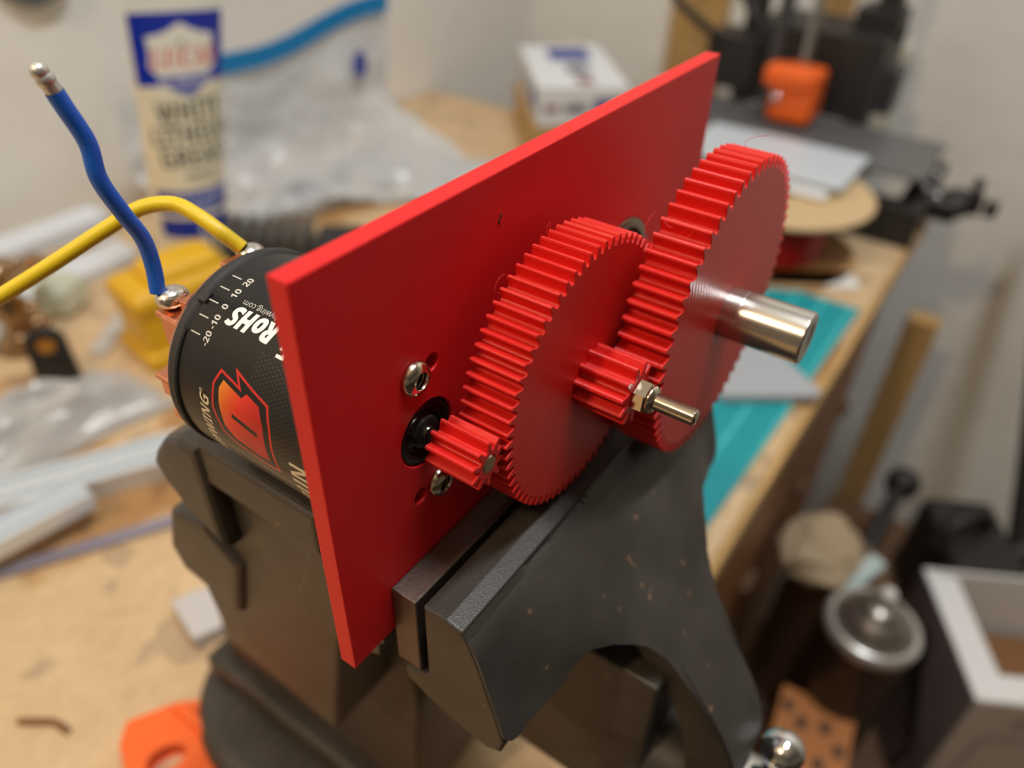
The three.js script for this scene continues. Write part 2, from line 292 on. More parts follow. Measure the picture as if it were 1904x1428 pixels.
{ // idler axle: a long screw through the plate with a flanged nut
  const t = thing('idler_screw', 'thin threaded steel screw through the compound gear', 'screw', [I[0], I[1] - 2, 10]);
  part('shank', cylZ(I[0], I[1], -6, 26.5, 1.4), nickel, t);
  const th = []; for (let z = 25.6; z < 32.9; z += 0.4) th.push([1.28, z], [1.55, z + 0.2]);
  part('thread', lathe([[0, 25.4], ...th, [1.3, 33.0], [1.0, 33.4], [0, 33.4]], 28).rotateX(Math.PI / 2).translate(I[0], I[1], 0), nickel, t);
  part('head', cylZ(I[0], I[1], -8.4, -5.9, 3.4), nickel, t);
  const n = thing('hex_nut', 'small shiny hex nut on the idler screw', 'nut', [I[0], I[1] - 3, 24]);
  const hexa = shapeOf(Array.from({ length: 6 }, (_, k) => [2.95 * Math.cos(0.4 + k * Math.PI / 3), 2.95 * Math.sin(0.4 + k * Math.PI / 3)]));
  part('body', [slab(hexa, 2.3, 0.25).translate(I[0], I[1], 22.45)], nickel, n);
  part('collar', [lathe([[1.5, 0], [2.5, 0], [2.55, 0.5], [2.2, 1.15], [1.5, 1.3]], 40).rotateX(Math.PI / 2).translate(I[0], I[1], 24.7)], nickel, n);
}
// motor screws
{
  const a = 0.1815, spots = [[-12.5 * Math.sin(a), 12.5 * Math.cos(a), 'shiny button head screw above the motor shaft in the red plate'], [12.5 * Math.sin(a), -12.5 * Math.cos(a), 'shiny button head screw below the motor shaft in the red plate']];
  for (const [x, y, label] of spots) {
    const t = thing('button_screw', label, 'screw', [x, y - 2.8, 0.8], 'motor mounting screws');
    const g = lathe([[1.35, 1.05], [1.42, 1.62], [1.62, 1.66], [2.3, 1.38], [2.72, 0.85], [2.86, 0.25], [2.8, 0.02], [1.4, 0.02], [1.3, 0.3]], 48).rotateX(Math.PI / 2).translate(x, y, 0);
    part('head', g, nickel, t);
    const h = shapeOf(Array.from({ length: 6 }, (_, k) => [1.42 * Math.cos(0.25 + k * Math.PI / 3), 1.42 * Math.sin(0.25 + k * Math.PI / 3)]));
    part('socket', [slab(h, 0.4, 0).translate(x, y, 0.2)], screwDark, t, 'dark hexagonal socket');
    part('shank', cylZ(x, y, -3.4, 0.1, 1.4), nickel, t);
  }
}

// ---------------------------------------------------------------- motor
const canvasTex = (w, h, draw) => { const c = document.createElement('canvas'); c.width = w; c.height = h; draw(c.getContext('2d'), w, h); const t = new THREE.CanvasTexture(c); t.colorSpace = THREE.SRGBColorSpace; t.wrapS = THREE.RepeatWrapping; return t; };
const motorLabel = canvasTex(2000, 640, (c, w, h) => {
  c.fillStyle = '#0d0c0c'; c.fillRect(0, 0, w, h);
  const X = (th) => ((th + 360) % 360) / 360 * w, Y = (z) => -z / 37 * h; // z = 0 at the top row
  const mm = w / (Math.PI * 36), at = (th, z, rot, f) => { c.save(); c.translate(X(th), Y(z)); c.rotate(rot); f(); c.restore(); };
  // carbon weave dots
  c.fillStyle = '#302d2a';
  for (let z = -21, k = 0; z < -1; z += 0.62, k++) for (let th = 132 + (k % 2) * 1.3; th < 215; th += 2.6) { c.beginPath(); c.arc(X(th), Y(z), 3.1, 0, 7); c.fill(); }
  // timing scale
  c.strokeStyle = '#cfccc4'; c.lineWidth = 4; c.fillStyle = '#cfccc4';
  [[102.9, '20'], [111.5, '10'], [120.2, '0'], [129.1, '-10'], [138.3, '-20']].forEach(([th, s]) => {
    c.beginPath(); c.moveTo(X(th), Y(-36.4)); c.lineTo(X(th), Y(-34.2)); c.stroke();
    at(th, -32.6, Math.PI, () => { c.font = 'bold 31px sans-serif'; c.textAlign = 'center'; c.textBaseline = 'middle'; c.fillText(s, 0, 0); });
  });
  // upside-down print
  c.fillStyle = '#f2f0ea';
  at(117.0, -20.2, Math.PI / 2, () => { c.font = 'italic bold 86px sans-serif'; c.textAlign = 'left'; c.textBaseline = 'alphabetic'; c.scale(0.82, 0.94); c.fillText('RoHS', 0, 0); c.strokeStyle = '#f2f0ea'; c.lineWidth = 5; c.strokeText('RoHS', 0, 0); });
  at(121, -13.6, Math.PI / 2, () => { c.font = 'bold 92px sans-serif'; c.textAlign = 'left'; c.scale(0.75, 0.86); c.fillText('CE', 8, 0); });
  c.fillStyle = '#c9c6be';
  at(112.2, -30.2, Math.PI / 2, () => { c.font = '25px sans-serif'; c.textAlign = 'right'; c.fillText('www.hobbywing.com', 0, 0); });
  // round print running about the can
  c.fillStyle = '#d8cdb4';
  at(166, -29.6, Math.PI, () => { c.font = 'italic bold 52px sans-serif'; c.textAlign = 'right'; c.fillText('HOBBYWING', 0, 0); c.font = '18px sans-serif'; c.textAlign = 'left'; c.fillText('®', 2, -26); });
  at(176, -7.6, Math.PI, () => { c.font = 'bold 96px sans-serif'; c.textAlign = 'right'; c.scale(0.8, 1); c.fillText('QUICRUN', 0, 0); });
  // flame badge
  const poly = (pts) => { c.beginPath(); pts.forEach(([th, z], i) => i ? c.lineTo(X(th), Y(z)) : c.moveTo(X(th), Y(z))); c.closePath(); };
  const outer = [[149, -27.4], [153, -22.8], [145.6, -24.2], [150.5, -20.2], [154.2, -16.6], [166, -15.6], [178, -15.2], [189.5, -14.6], [190.5, -18], [187, -24.5], [183, -26.8], [170, -28.6], [157, -28.6]];
  const inner = [[152.6, -26.6], [156.8, -22.2], [153.4, -21.2], [156.4, -18.2], [166, -17.0], [178, -16.6], [186, -16.2], [186.5, -19], [183.5, -24.2], [178, -26.2], [166, -27.2], [158, -27.4]];
  poly(outer); c.fillStyle = '#0c0a0a'; c.fill(); c.strokeStyle = '#c8281e'; c.lineWidth = 8; c.stroke();
  const gr = c.createLinearGradient(X(158), Y(-27.4), X(168), Y(-19)); gr.addColorStop(0, '#e08a22'); gr.addColorStop(0.55, '#d8321c'); gr.addColorStop(1, '#b5201c');
  poly(inner); c.fillStyle = gr; c.fill(); c.strokeStyle = '#0c0a0a'; c.lineWidth = 3; c.stroke();
  c.strokeStyle = '#100c0c'; c.lineWidth = 13; c.beginPath(); c.moveTo(X(169.2), Y(-24.1)); c.lineTo(X(172.6), Y(-18.4)); c.stroke();
});
{
  const t = thing('electric_motor', 'black can electric motor with a flame badge behind the red plate', 'motor', [0, -18, -20]);
  // can: uv runs once round, z = 0 at the plate
  const can = new THREE.CylinderGeometry(18, 18, 33.5, 128, 1, true).rotateX(-Math.PI / 2).translate(0, 0, -20.25);
  { const p = can.attributes.position, uv = can.attributes.uv, q = can.toNonIndexed(); const P = q.attributes.position, U = q.attributes.uv;
    for (let i = 0; i < P.count; i += 3) { let a = [0, 1, 2].map((k) => (Math.atan2(P.getY(i + k), P.getX(i + k)) / (2 * Math.PI) + 1) % 1); if (Math.max(...a) - Math.min(...a) > 0.5) a = a.map((x) => (x < 0.5 ? x + 1 : x)); a.forEach((x, k) => U.setXY(i + k, x, 1 + P.getZ(i + k) / 37)); }
    const m = std([1, 1, 1], 0.42, { map: motorLabel, clearcoat: 0.25, clearcoatRoughness: 0.1, specularIntensity: 0.5 });
    part('can', q, m, t, 'glossy black printed can'); }
  part('front_plate', [lathe([[18, -3.55], [17.6, -3.5], [5.95, -3.5], [5.95, -0.5], [5.6, -0.2], [4.4, -0.2], [4.2, -0.9], [3.1, -1.0], [2.9, -0.1], [2.5, 0.2], [1.62, 0.2]].reverse().map(([r, z]) => [r, z]), 64).rotateX(Math.PI / 2)], std([0.012, 0.012, 0.012], 0.18), t, 'black metal front with a raised shaft boss');
  part('shaft', [cylZ(0, 0, -3, 12.1, 1.58), cylZ(0, 0, 12.1, 12.3, 1.58, 1.4)], nickel, t);
  // plastic ring at the back, with its pointer tooth
  const arc = (r0, r1, a0, a1, z0, z1) => { const s = new THREE.Shape(); s.absarc(0, 0, r1, a0, a1, false); s.absarc(0, 0, r0, a1, a0, true); return slab(s, z1 - z0, 0.25, 1, 48).translate(0, 0, z0); };
  const D = Math.PI / 180;
  part('end_ring', [lathe([[15, -39.4], [17.9, -39.4], [18.45, -39.1], [18.5, -38.2], [18.3, -37.9], [17.6, -37.0], [17, -37]], 96).rotateX(Math.PI / 2), arc(17.4, 18.5, 96 * D, 117 * D, -38.6, -37.9), arc(17.4, 18.5, 138 * D, 300 * D, -38.6, -37.2), arc(17.4, 18.6, 117 * D, 123 * D, -38.6, -36.4)], blackRubber, t, 'black rubbery end ring with a pointer tooth');
  part('end_plate', [cylZ(0, 0, -41, -39.2, 17.2, 17.9, 64)], copper, t, 'copper end plate');
  part('end_cap', [cylZ(0, 0, -46, -40.8, 9, 9.6, 40)], blackPlastic, t);
  const tab = (pts, z0, z1) => slab(shapeOf(pts), z1 - z0, 0.3, 2).translate(0, 0, z0);
  // brush holders: folded copper blades standing off the end plate
  part('brush_tab', [box(-11.5, -5, 8.2, 9.4, -50, -40.4, 0.4), box(-11.8, -10.8, 3.4, 9.2, -48, -40.4, 0.3), box(-9.5, -5.5, 9, 12.5, -45, -40.4, 0.4)], copper, t, 'copper brush tab');
  part('brush_tab', [box(4.5, 11, 10.6, 11.8, -48.5, -40.4, 0.4), box(0.5, 5, 9.6, 14.6, -46.5, -40.4, 0.4), box(9.5, 13.5, 8, 12.2, -45, -40.4, 0.4)], copper, t, 'copper brush tab');
  part('cooling_fin', [box(-15.6, -12.8, -1.8, -0.6, -48.4, -40.4, 0.4), box(-15.6, -14.6, -4.4, -1, -46.8, -40.4, 0.3), box(-13.4, -9.6, -7.8, -6.8, -46, -40.4, 0.3), box(-16.2, -14.6, -8.2, -6.4, -44.6, -40.4, 0.4)], copper, t, 'bent copper fins');
  const sp = []; for (let k = 0; k <= 80; k++) { const a = k * 0.6; sp.push([-11.6 + 1.15 * Math.cos(a), 5.2 - 0.055 * k, -45.2 + 1.15 * Math.sin(a)]); }
  part('brush_spring', [tube(sp, 0.2, 400, 6)], brass, t, 'coiled brass brush spring');
  part('solder_joint', [ball(-8.3, 11.0, -48.6, 2.15, 1.35, 0.92, 1.15)], solder, t, 'shiny blob of solder');
  part('solder_joint', [ball(7.2, 13.2, -46.6, 2.1, 1.3, 0.95, 1.1)], solder, t, 'shiny blob of solder');
}
{
  const t = thing('blue_wire', 'short stiff blue wire rising from the motor with a tinned end', 'wire', [-9.3, 12, -50]);
  part('insulation', tube([[-9.9, 12.4, -49.8], [-9.3, 17, -50], [-9.6, 22, -50], [-11.6, 27.4, -50], [-13.4, 33.5, -50.2], [-13.2, 38.6, -50.5], [-14.6, 44.2, -51], [-15.1, 46.2, -51.2]], 1.32, 90, 20), blueWire, t);
  part('tinned_end', [tube([[-15.0, 46, -51.2], [-15.5, 47.6, -51.4], [-15.9, 48.9, -51.6]], 1.2, 10, 14), ball(-15.6, 47.9, -51.45, 1.34, 1, 1.0, 1), ball(-15.95, 49.0, -51.6, 1.25)], tinned, t, 'bare tinned wire tip');
}
{
  const t = thing('yellow_wire', 'yellow wire curving away from the rear of the motor', 'wire', [5, 15, -48]);
  part('insulation', tube([[6.2, 14.6, -47.2], [4.6, 17.6, -50.4], [3.6, 19.8, -54.4], [2.4, 21.2, -58.6], [-1.0, 20.6, -63.2], [-6.6, 17.4, -67.2], [-15.2, 12.2, -72.8], [-24, 7.0, -78.8], [-36, 1, -86], [-52, -9, -96]], 1.38, 120, 20), yellowWire, t);
}

// ---------------------------------------------------------------- things behind and beside the vise
const paper = std([0.74, 0.73, 0.70], 0.75), creamPaper = std([0.70, 0.65, 0.50], 0.8), whiteGloss = std([0.74, 0.74, 0.75], 0.35);
const yellowPlastic = std([0.70, 0.40, 0.006], 0.36), orangePlastic = std([0.86, 0.13, 0.012], 0.42), greyPlastic = std([0.34, 0.36, 0.40], 0.5);
const alu = std([0.70, 0.76, 0.82], 0.32, { metalness: 0.5 }), bronze = std([0.42, 0.28, 0.16], 0.24, { metalness: 1 });
const clearFilm = std([0.84, 0.86, 0.88], 0.2, { transmission: 0.6, thickness: 0, ior: 1.3 });
const mattBlack = std([0.014, 0.013, 0.013], 0.5);
const place = (g, at, turn = 0, lean = null) => { if (lean) g.applyMatrix4(new THREE.Matrix4().makeRotationFromQuaternion(lean)); return g.rotateY(turn).translate(...at); };

{ // grease tube standing on its cap
  const foot = [211, BY, -415], t = thing('grease_tube', 'cream and blue squeeze tube of white lithium grease', 'tube', foot);
  const turn = 0, lean = new THREE.Quaternion().setFromUnitVectors(new THREE.Vector3(0, 1, 0), new THREE.Vector3(22, 182, 18).normalize()).multiply(new THREE.Quaternion().setFromAxisAngle(new THREE.Vector3(0, 1, 0), 0.02));
  const H0 = 24, H1 = 200, nu = 64, nv = 40, pos = [], uv = [], idx = [];
  for (let j = 0; j <= nv; j++) { const v = j / nv, y = lerp(H0, H1, v), a = lerp(24, 35, v ** 0.9), b = lerp(24, 1.1, smooth(0.02, 1.0, v) * 0.55 + 0.45 * v);
    for (let i = 0; i <= nu; i++) { const th = (i / nu) * Math.PI * 2; pos.push(-a * Math.cos(th), y, b * Math.sin(th)); uv.push(Math.min(1, i / nu * 2), v); if (i > nu / 2) uv.splice(-2, 2, 0.004, 0.5); } }
  for (let j = 0; j < nv; j++) for (let i = 0; i < nu; i++) { const a = j * (nu + 1) + i; idx.push(a, a + 1, a + nu + 2, a, a + nu + 2, a + nu + 1); }
  const g = new THREE.BufferGeometry(); g.setAttribute('position', new THREE.Float32BufferAttribute(pos, 3)); g.setAttribute('uv', new THREE.Float32BufferAttribute(uv, 2)); g.setIndex(idx); g.computeVertexNormals();
  const print = canvasTex(768, 1400, (c, w, h) => {
    c.fillStyle = '#e9dfc4'; c.fillRect(0, 0, w, h); c.fillStyle = '#efece2'; c.fillRect(0, 0, w, h * 0.075);
    const navy = '#0c2aa6'; c.fillStyle = navy; c.fillRect(w * 0.06, h * 0.075, w * 0.88, h * 0.235);
    c.beginPath(); c.moveTo(w * 0.3, h * 0.30); c.lineTo(w * 0.5, h * 0.36); c.lineTo(w * 0.7, h * 0.30); c.fill();
    // shield
    c.fillStyle = '#efe9dc'; c.beginPath(); c.moveTo(w * 0.24, h * 0.15); c.quadraticCurveTo(w * 0.36, h * 0.145, w * 0.42, h * 0.13); c.lineTo(w * 0.5, h * 0.108); c.lineTo(w * 0.58, h * 0.13); c.quadraticCurveTo(w * 0.64, h * 0.145, w * 0.76, h * 0.15); c.quadraticCurveTo(w * 0.73, h * 0.2, w * 0.77, h * 0.245); c.lineTo(w * 0.7, h * 0.282); c.lineTo(w * 0.3, h * 0.282); c.lineTo(w * 0.23, h * 0.245); c.quadraticCurveTo(w * 0.27, h * 0.2, w * 0.24, h * 0.15); c.fill();
    const T = (s, y, f, col) => { c.fillStyle = col; c.font = f; c.textAlign = 'center'; c.fillText(s, w * 0.5, h * y); };
    T('LUCAS', 0.252, 'italic bold 118px serif', '#d8342c'); T('OIL', 0.185, 'bold 30px sans-serif', '#3a4a3c');
    T('OIL PRODUCTS', 0.318, 'bold 46px sans-serif', '#f0ece0'); T('INC.', 0.35, 'bold 28px sans-serif', '#f0ece0');
    T('WHITE', 0.437, 'bold 136px sans-serif', '#1c1a16'); T('LITHIUM', 0.518, 'bold 136px sans-serif', '#1c1a16'); T('GREASE', 0.60, 'bold 136px sans-serif', '#1c1a16'); T('GRAISSE', 0.65, 'bold 52px sans-serif', '#3d392f');
    c.fillStyle = '#12309c'; c.fillRect(w * 0.06, h * 0.69, w * 0.88, h * 0.09); T('MULTI-PURPOSE', 0.728, 'bold 52px sans-serif', '#cfd4e8'); T('GREASE', 0.767, 'bold 52px sans-serif', '#cfd4e8');
    c.fillStyle = '#12309c'; c.fillRect(w * 0.06, h * 0.80, w * 0.88, h * 0.08); T('8 OZ', 0.86, 'bold 70px sans-serif', '#e6e2d4');
  });
  const m = std([1, 1, 1], 0.36, { map: print });
  const body = toCreasedNormals(g, 0.9); part('body', place(body, foot, turn, lean), m, t, 'printed squeeze tube body');
  part('crimp', place(new THREE.BoxGeometry(71, 16, 2.2).translate(0, H1 + 7, 0), foot, turn, lean), std([0.78, 0.76, 0.70], 0.5), t, 'flat crimped tail');
  part('cap', place(lathe([[0, 0], [20, 0], [20.5, 1], [19, 22], [23.8, 24.5], [0, 24.5]], 48), foot, turn, lean), std([0.72, 0.70, 0.66], 0.4), t, 'ribbed screw cap');
}
{ // yellow plastic case in front of the tube
  const t = thing('yellow_case', 'yellow plastic tool case with rounded lid in front of the grease tube', 'case', [160, BY, -352]);
  const y0 = BY, B = (x0, x1, a, b, z0, z1, r) => new RoundedBoxGeometry(x1 - x0, b - a, z1 - z0, 3, r).translate((x0 + x1) / 2, (a + b) / 2, (z0 + z1) / 2).rotateY(-0.16).translate(160, y0, -352);
  part('body', [B(-33, 33, 4, 54, -20, 20, 5)], yellowPlastic, t);
  part('lid', [B(-35, 35, 38, 52, -22, 22, 5), B(-20, 30, 46, 62, -16, 16, 8)], yellowPlastic, t);
  part('foot', [B(-36, -14, 0, 12, -22, 23, 3), B(14, 36, 0, 12, -22, 23, 3)], yellowPlastic, t);
  part('latch', [B(-10, 10, 28, 44, 19, 23, 1.5)], std([0.5, 0.28, 0.004], 0.4), t);
}
{ // black finned block under the plastic bag
  const t = thing('finned_block', 'black block with a row of thin upright fins behind the motor', 'heat sink', [255, BY, -366]);
  const B = (x0, x1, a, b, z0, z1) => new RoundedBoxGeometry(x1 - x0, b - a, z1 - z0, 2, 1).translate((x0 + x1) / 2, (a + b) / 2, (z0 + z1) / 2).rotateY(-0.96).translate(255, BY, -366);
  part('body', B(-46, 60, 0, 12, -22, 22), mattBlack, t);
  const finMat = std([0.075, 0.074, 0.074], 0.35);
  for (let k = 0; k < 7; k++) part('fin', B(-44 + k * 10.5, -39.5 + k * 10.5, 11, 42, -20, 20), finMat, t);
  part('end_block', B(28, 60, 11, 34, -20, 20), mattBlack, t);
}
{ // clear bag with a blue zip
  const t = thing('zip_bag', 'crumpled clear plastic bag with a blue zip strip against the wall', 'bag', [410, BY, -440]);
  const zipY = (u) => lerp(-126, -90, u) + 5 * Math.sin(u * 9) * smooth(0, 0.5, u);
  const spine = (u, v) => { // v 0 = zip, 1 = far end lying on the bench
    const X = lerp(250, 515, u), Z = lerp(-530, -488, u); const drop = smooth(0, 0.55, v), fwd = smooth(0.35, 1, v);
    const n = fbm(u * 3.2, v * 3.4, 5.1, 3), n2 = fbm(u * 8, v * 8, 9.1, 3);
    const y = lerp(zipY(u) + 8, BY + 26, drop) - 18 * fwd + (26 * n + 5 * n2) * smooth(0.15, 0.6, v);
    return [X + lerp(0, 26, fwd) + 12 * n2 * v, Math.max(BY + 2.5, y), Z + (104 + 95 * smooth(0.34, 0.7, u)) * fwd + 16 * n * smooth(0.05, 0.4, v)];
  };
  const g = shell(70, 60, (u, v) => spine(u, v), (u, v) => { const p = spine(u, v); return [p[0] + 0.5, Math.max(BY + 1.2, p[1] - 0.8), p[2] - 0.9]; });
  part('film', g, clearFilm, t, 'crumpled clear film');
  const zp = []; for (let k = 0; k <= 12; k++) { const u = k / 12; zp.push([lerp(300, 515, u), zipY(0.2 + 0.8 * u) + 9, lerp(-519.5, -485, u)]); }
  const zipG = shell(60, 1, (u, v) => { const k = u * 12, i = Math.min(11, Math.floor(k)), f = k - i, a = zp[i], b = zp[i + 1]; return [lerp(a[0], b[0], f), lerp(a[1], b[1], f) + lerp(8, -8, v), lerp(a[2], b[2], f) + 1.8]; }, (u, v) => { const k = u * 12, i = Math.min(11, Math.floor(k)), f = k - i, a = zp[i], b = zp[i + 1]; return [lerp(a[0], b[0], f), lerp(a[1], b[1], f) + lerp(8, -8, v), lerp(a[2], b[2], f) - 0.6]; });
  part('zip', zipG, std([0.004, 0.20, 0.50], 0.4), t, 'blue zip strip');
  part('dot', new THREE.CylinderGeometry(10, 10, 0.8, 32).scale(1, 1, 1.25).rotateX(Math.PI / 2).rotateY(0.16).translate(470, -126, -482), std([0.008, 0.035, 0.34], 0.45), t, 'printed dark blue dot');
  // the loose things inside
  const t2 = thing('bagged_parts', 'grey wrapped lump of parts inside the clear plastic bag', 'parts', [400, BY, -428]);
  part('lump', [ball(372, BY + 5, -428, 12, 1.7, 0.4, 1.1), ball(430, BY + 5, -428, 12, 1.5, 0.4, 1.2)], std([0.30, 0.31, 0.33], 0.7, { bumpMap: rep(coarse, 3), bumpScale: 0.004 }), t2);
}
{ // white carton on a tan crate at the back
  const t = thing('parts_crate', 'small open tan wooden crate under the white carton at the wall', 'crate', [640, BY, -352]);
  const R = (g) => g.rotateY(0.72).translate(640, BY, -352);
  part('front', R(new THREE.BoxGeometry(150, 24, 4).translate(0, 12, 46)), tanWood, t);
  part('floor_board', R(new THREE.BoxGeometry(142, 3, 88).translate(0, 1.5, 0)), tanWood, t);
  part('back', R(new THREE.BoxGeometry(150, 40, 4).translate(0, 20, -46)), tanWood, t);
  part('side', R(new THREE.BoxGeometry(4, 40, 88).translate(-73, 20, 0)), tanWood, t);
  part('side', R(new THREE.BoxGeometry(4, 40, 88).translate(73, 20, 0)), tanWood, t);
  const label = canvasTex(512, 160, (c, w, h) => { c.fillStyle = '#d9dde2'; c.fillRect(0, 0, w, h); c.fillStyle = '#16308c'; c.fillRect(w * 0.62, h * 0.3, w * 0.3, h * 0.5); c.fillStyle = '#6d7480'; c.fillRect(w * 0.3, h * 0.42, w * 0.24, h * 0.26); c.fillStyle = '#8d6a70'; c.fillRect(w * 0.06, h * 0.45, w * 0.18, h * 0.2); });
  const b = new THREE.BoxGeometry(152, 36, 88); b.translate(0, 58.2, 0);
  const c2 = thing('white_carton', 'flat white carton with a blue printed panel on the crate', 'box', [640, BY + 40, -352]);
  part('carton', R(b), std([1, 1, 1], 0.5, { map: label }), c2);
}
{ // round grey cap on the wall
  solid('round_hook', lathe([[0, 0], [30, 0], [30, 6], [26, 12], [10, 15], [0, 15.5]], 40).rotateX(Math.PI / 2).translate(238, -22, RZ0), std([0.16, 0.18, 0.20], 0.5), 'round grey plastic hook fixed to the wall behind the tube', 'hook', [238, -22, RZ0]);
}
// ---- left of the vise
function extrusion(name, label, a, b, w, h, y) { // slotted aluminium bar lying from a to b (x, z)
  const dx = b[0] - a[0], dz = b[1] - a[1], L = Math.hypot(dx, dz), turn = -Math.atan2(dz, dx);
  const t = thing(name, label, 'bar', [(a[0] + b[0]) / 2, y, (a[1] + b[1]) / 2], 'slotted aluminium bars');
  const s = 2.2, prof = [[0, 0], [w, 0], [w, h]]; const n = Math.round(w / 10);
  for (let k = n - 1; k >= 0; k--) { const c = (k + 0.5) * w / n; prof.push([c + s, h], [c + s, h - 3.2], [c - s, h - 3.2], [c - s, h]); }
  prof.push([0, h]);
  const g = slab(shapeOf(prof), L, 0.35).rotateY(Math.PI / 2).translate(0, 0, w / 2);
  part('profile', triUV(g.rotateY(turn).translate(a[0], y, a[1]), 1), alu, t); return t;
}
extrusion('aluminium_bar', 'wide slotted aluminium bar lying slantwise behind the vise', [2, -302], [150, -222], 24, 12, BY);
extrusion('aluminium_bar', 'narrow slotted aluminium bar lying across the wide one', [-100, -275], [34, -258], 18, 9, BY + 12.3);
solid('steel_rule', new RoundedBoxGeometry(120, 2.6, 7, 2, 0.5).rotateY(-0.5).translate(4, BY + 1.4, -249), std([0.30, 0.28, 0.36], 0.4, { metalness: 0.5 }), 'thin dull steel rule beside the aluminium bars', 'ruler', [4, BY, -249]);
{ // clear bag of grey parts behind the bars
  const t = thing('parts_bag', 'clear plastic bag of pale grey printed parts behind the aluminium bars', 'bag', [40, BY, -325]);
  const spine = (u, v) => { const n = fbm(u * 3, v * 3, 22, 3), n2 = fbm(u * 9, v * 9, 27, 3), e = Math.min(1, 6 * Math.min(u, 1 - u, v, 1 - v)); return [lerp(-110, 112, u) + 4 * n2, BY + 2 + e * (20 + 12 * n + 5 * n2), lerp(-384, -330, v) + u * 30 + 4 * n]; };
  part('film', shell(60, 36, spine, (u, v) => { const p = spine(u, v); return [p[0], BY + 0.6, p[2]]; }), std([0.46, 0.45, 0.44], 0.3, { clearcoat: 0.6, clearcoatRoughness: 0.15 }), t);
}
{ const t = thing('black_clip', 'black plastic clip with an amber hole standing by the parts bag', 'clip', [84, BY, -376]);
  const s = new THREE.Shape(); s.moveTo(-12, 0); s.lineTo(12, 0); s.lineTo(11, 26); s.absarc(0, 28, 11, 0, Math.PI, false); s.lineTo(-12, 0);
  const h = new THREE.Path(); h.absarc(0, 28, 5, 0, Math.PI * 2, true); s.holes.push(h);
  part('plate', slab(s, 6, 0.8).translate(0, 0, -3).rotateY(-0.55).translate(84, BY, -376), mattBlack, t);
  part('insert', cylZ(0, 28, -2, 2.4, 5).rotateY(-0.55).translate(84, BY, -376), std([0.5, 0.2, 0.02], 0.4), t, 'amber insert'); }
{ // bronze fitting
  const t = thing('bronze_fitting', 'knobbly bronze pipe fitting standing among the clutter by the wall', 'fitting', [92, BY, -432]);
  const at = [92, BY, -432], P = (g) => g.rotateY(0.4).translate(...at);
  part('column', P(lathe([[0, 0], [17, 0], [17, 6], [10, 10], [8, 20], [11, 24], [11, 32], [7, 36], [7, 50], [10, 53], [10, 60], [0, 62]], 32)), bronze, t);
  part('arm', [P(cylX(42, 0, -26, 26, 5.5)), P(cylX(42, 0, -34, -25, 8.5)), P(cylX(42, 0, 25, 34, 8.5))], bronze, t);
  for (const [x, y, z] of [[-12, 14, 12], [2, 18, 14], [13, 12, 10], [4, 28, 12], [-6, 44, 9], [8, 56, 7]]) part('bolt', P(ball(x, y, z, 4.2, 1, 1, 1, 14)), bronze, t);
}
{ const rows = [[[60, 215], [-520, -548], 22, 'pale stack of printed sheets leaning by the wall'], [[70, 205], [-470, -500], 10, 'white folded paper lying below the leaning sheets']];
  rows.forEach(([xs, zs, h, label], k) => solid('paper_stack', new RoundedBoxGeometry(xs[1] - xs[0], h, zs[0] - zs[1], 2, 1.5).translate((xs[0] + xs[1]) / 2, BY + h / 2, (zs[0] + zs[1]) / 2), std([0.66, 0.70, 0.76], 0.6), label, 'paper', [(xs[0] + xs[1]) / 2, BY, (zs[0] + zs[1]) / 2]));
  solid('wooden_batten', new RoundedBoxGeometry(170, 9, 12, 2, 1.5).rotateY(0.12).translate(110, BY + 4.5, -510), tanWood, 'thin wooden batten along the wall beside the paper', 'batten', [110, BY, -510]);
  solid('cream_block', new RoundedBoxGeometry(30, 24, 26, 4, 7).rotateY(0.5).translate(132, BY + 12, -452), std([0.62, 0.64, 0.50], 0.5), 'small rounded cream block beside the bronze fitting', 'block', [132, BY, -452]);
  solid('plastic_strip', new RoundedBoxGeometry(66, 1.4, 12, 2, 0.6).rotateY(0.62).translate(140, BY + 0.8, -404), std([0.72, 0.70, 0.68], 0.3, { transmission: 0.4, thickness: 0 }), 'short translucent plastic strip left of the yellow case', 'strip', [140, BY, -404]);
  solid('scrap_board', new RoundedBoxGeometry(120, 8, 50, 2, 1).rotateY(0.2).translate(34, BY + 4, -452), std([0.60, 0.68, 0.78], 0.4), 'pale blue grey board lying in front of the bronze fitting', 'board', [34, BY, -452]);
}
{ // orange printed bracket by the swivel base
  const t = thing('orange_bracket', 'orange printed bracket with an oval hole beside the swivel base', 'bracket', [-20, BY, -122]);
  const sh = (l) => l.map(([x, z]) => [x - 1.5, z + 3.5]);
  const hole = Array.from({ length: 28 }, (_, k) => { const a = k / 28 * Math.PI * 2; return [-22 + 7.4 * Math.cos(a) + 2 * Math.sin(a), -121 + 6.2 * Math.sin(a)]; });
  part('plate', alongY(sh([[-29, -140], [-22, -146], [-6, -137], [4, -126], [-6, -92], [-24, -90], [-38, -120]]), BY, BY + 9, 0.8, [sh(hole)]), orangePlastic, t);
  part('rib', alongY(sh([[-9, -136], [-5, -133], [-5, -116], [-9, -114]]), BY + 8.6, BY + 11.5, 0.5), orangePlastic, t);
}
{ const t = thing('grey_bar', 'short pale grey bar with a chamfered end beside the vise', 'bar', [30, BY, -158]);
  part('body', [alongY([[14, -152], [21, -149], [42, -141], [46, -160], [30, -173], [20, -176]], BY, BY + 9, 1.2)], std([0.50, 0.48, 0.47], 0.45), t); }
solid('brown_shaving', tube([[-47, BY + 0.9, -182], [-43, BY + 1.6, -176], [-39, BY + 1.4, -170], [-38, BY + 0.9, -162]], 1.3, 20, 8), std([0.20, 0.075, 0.02], 0.7), 'curled brown shaving lying on the bench top', 'shaving', [-42, BY, -172]);

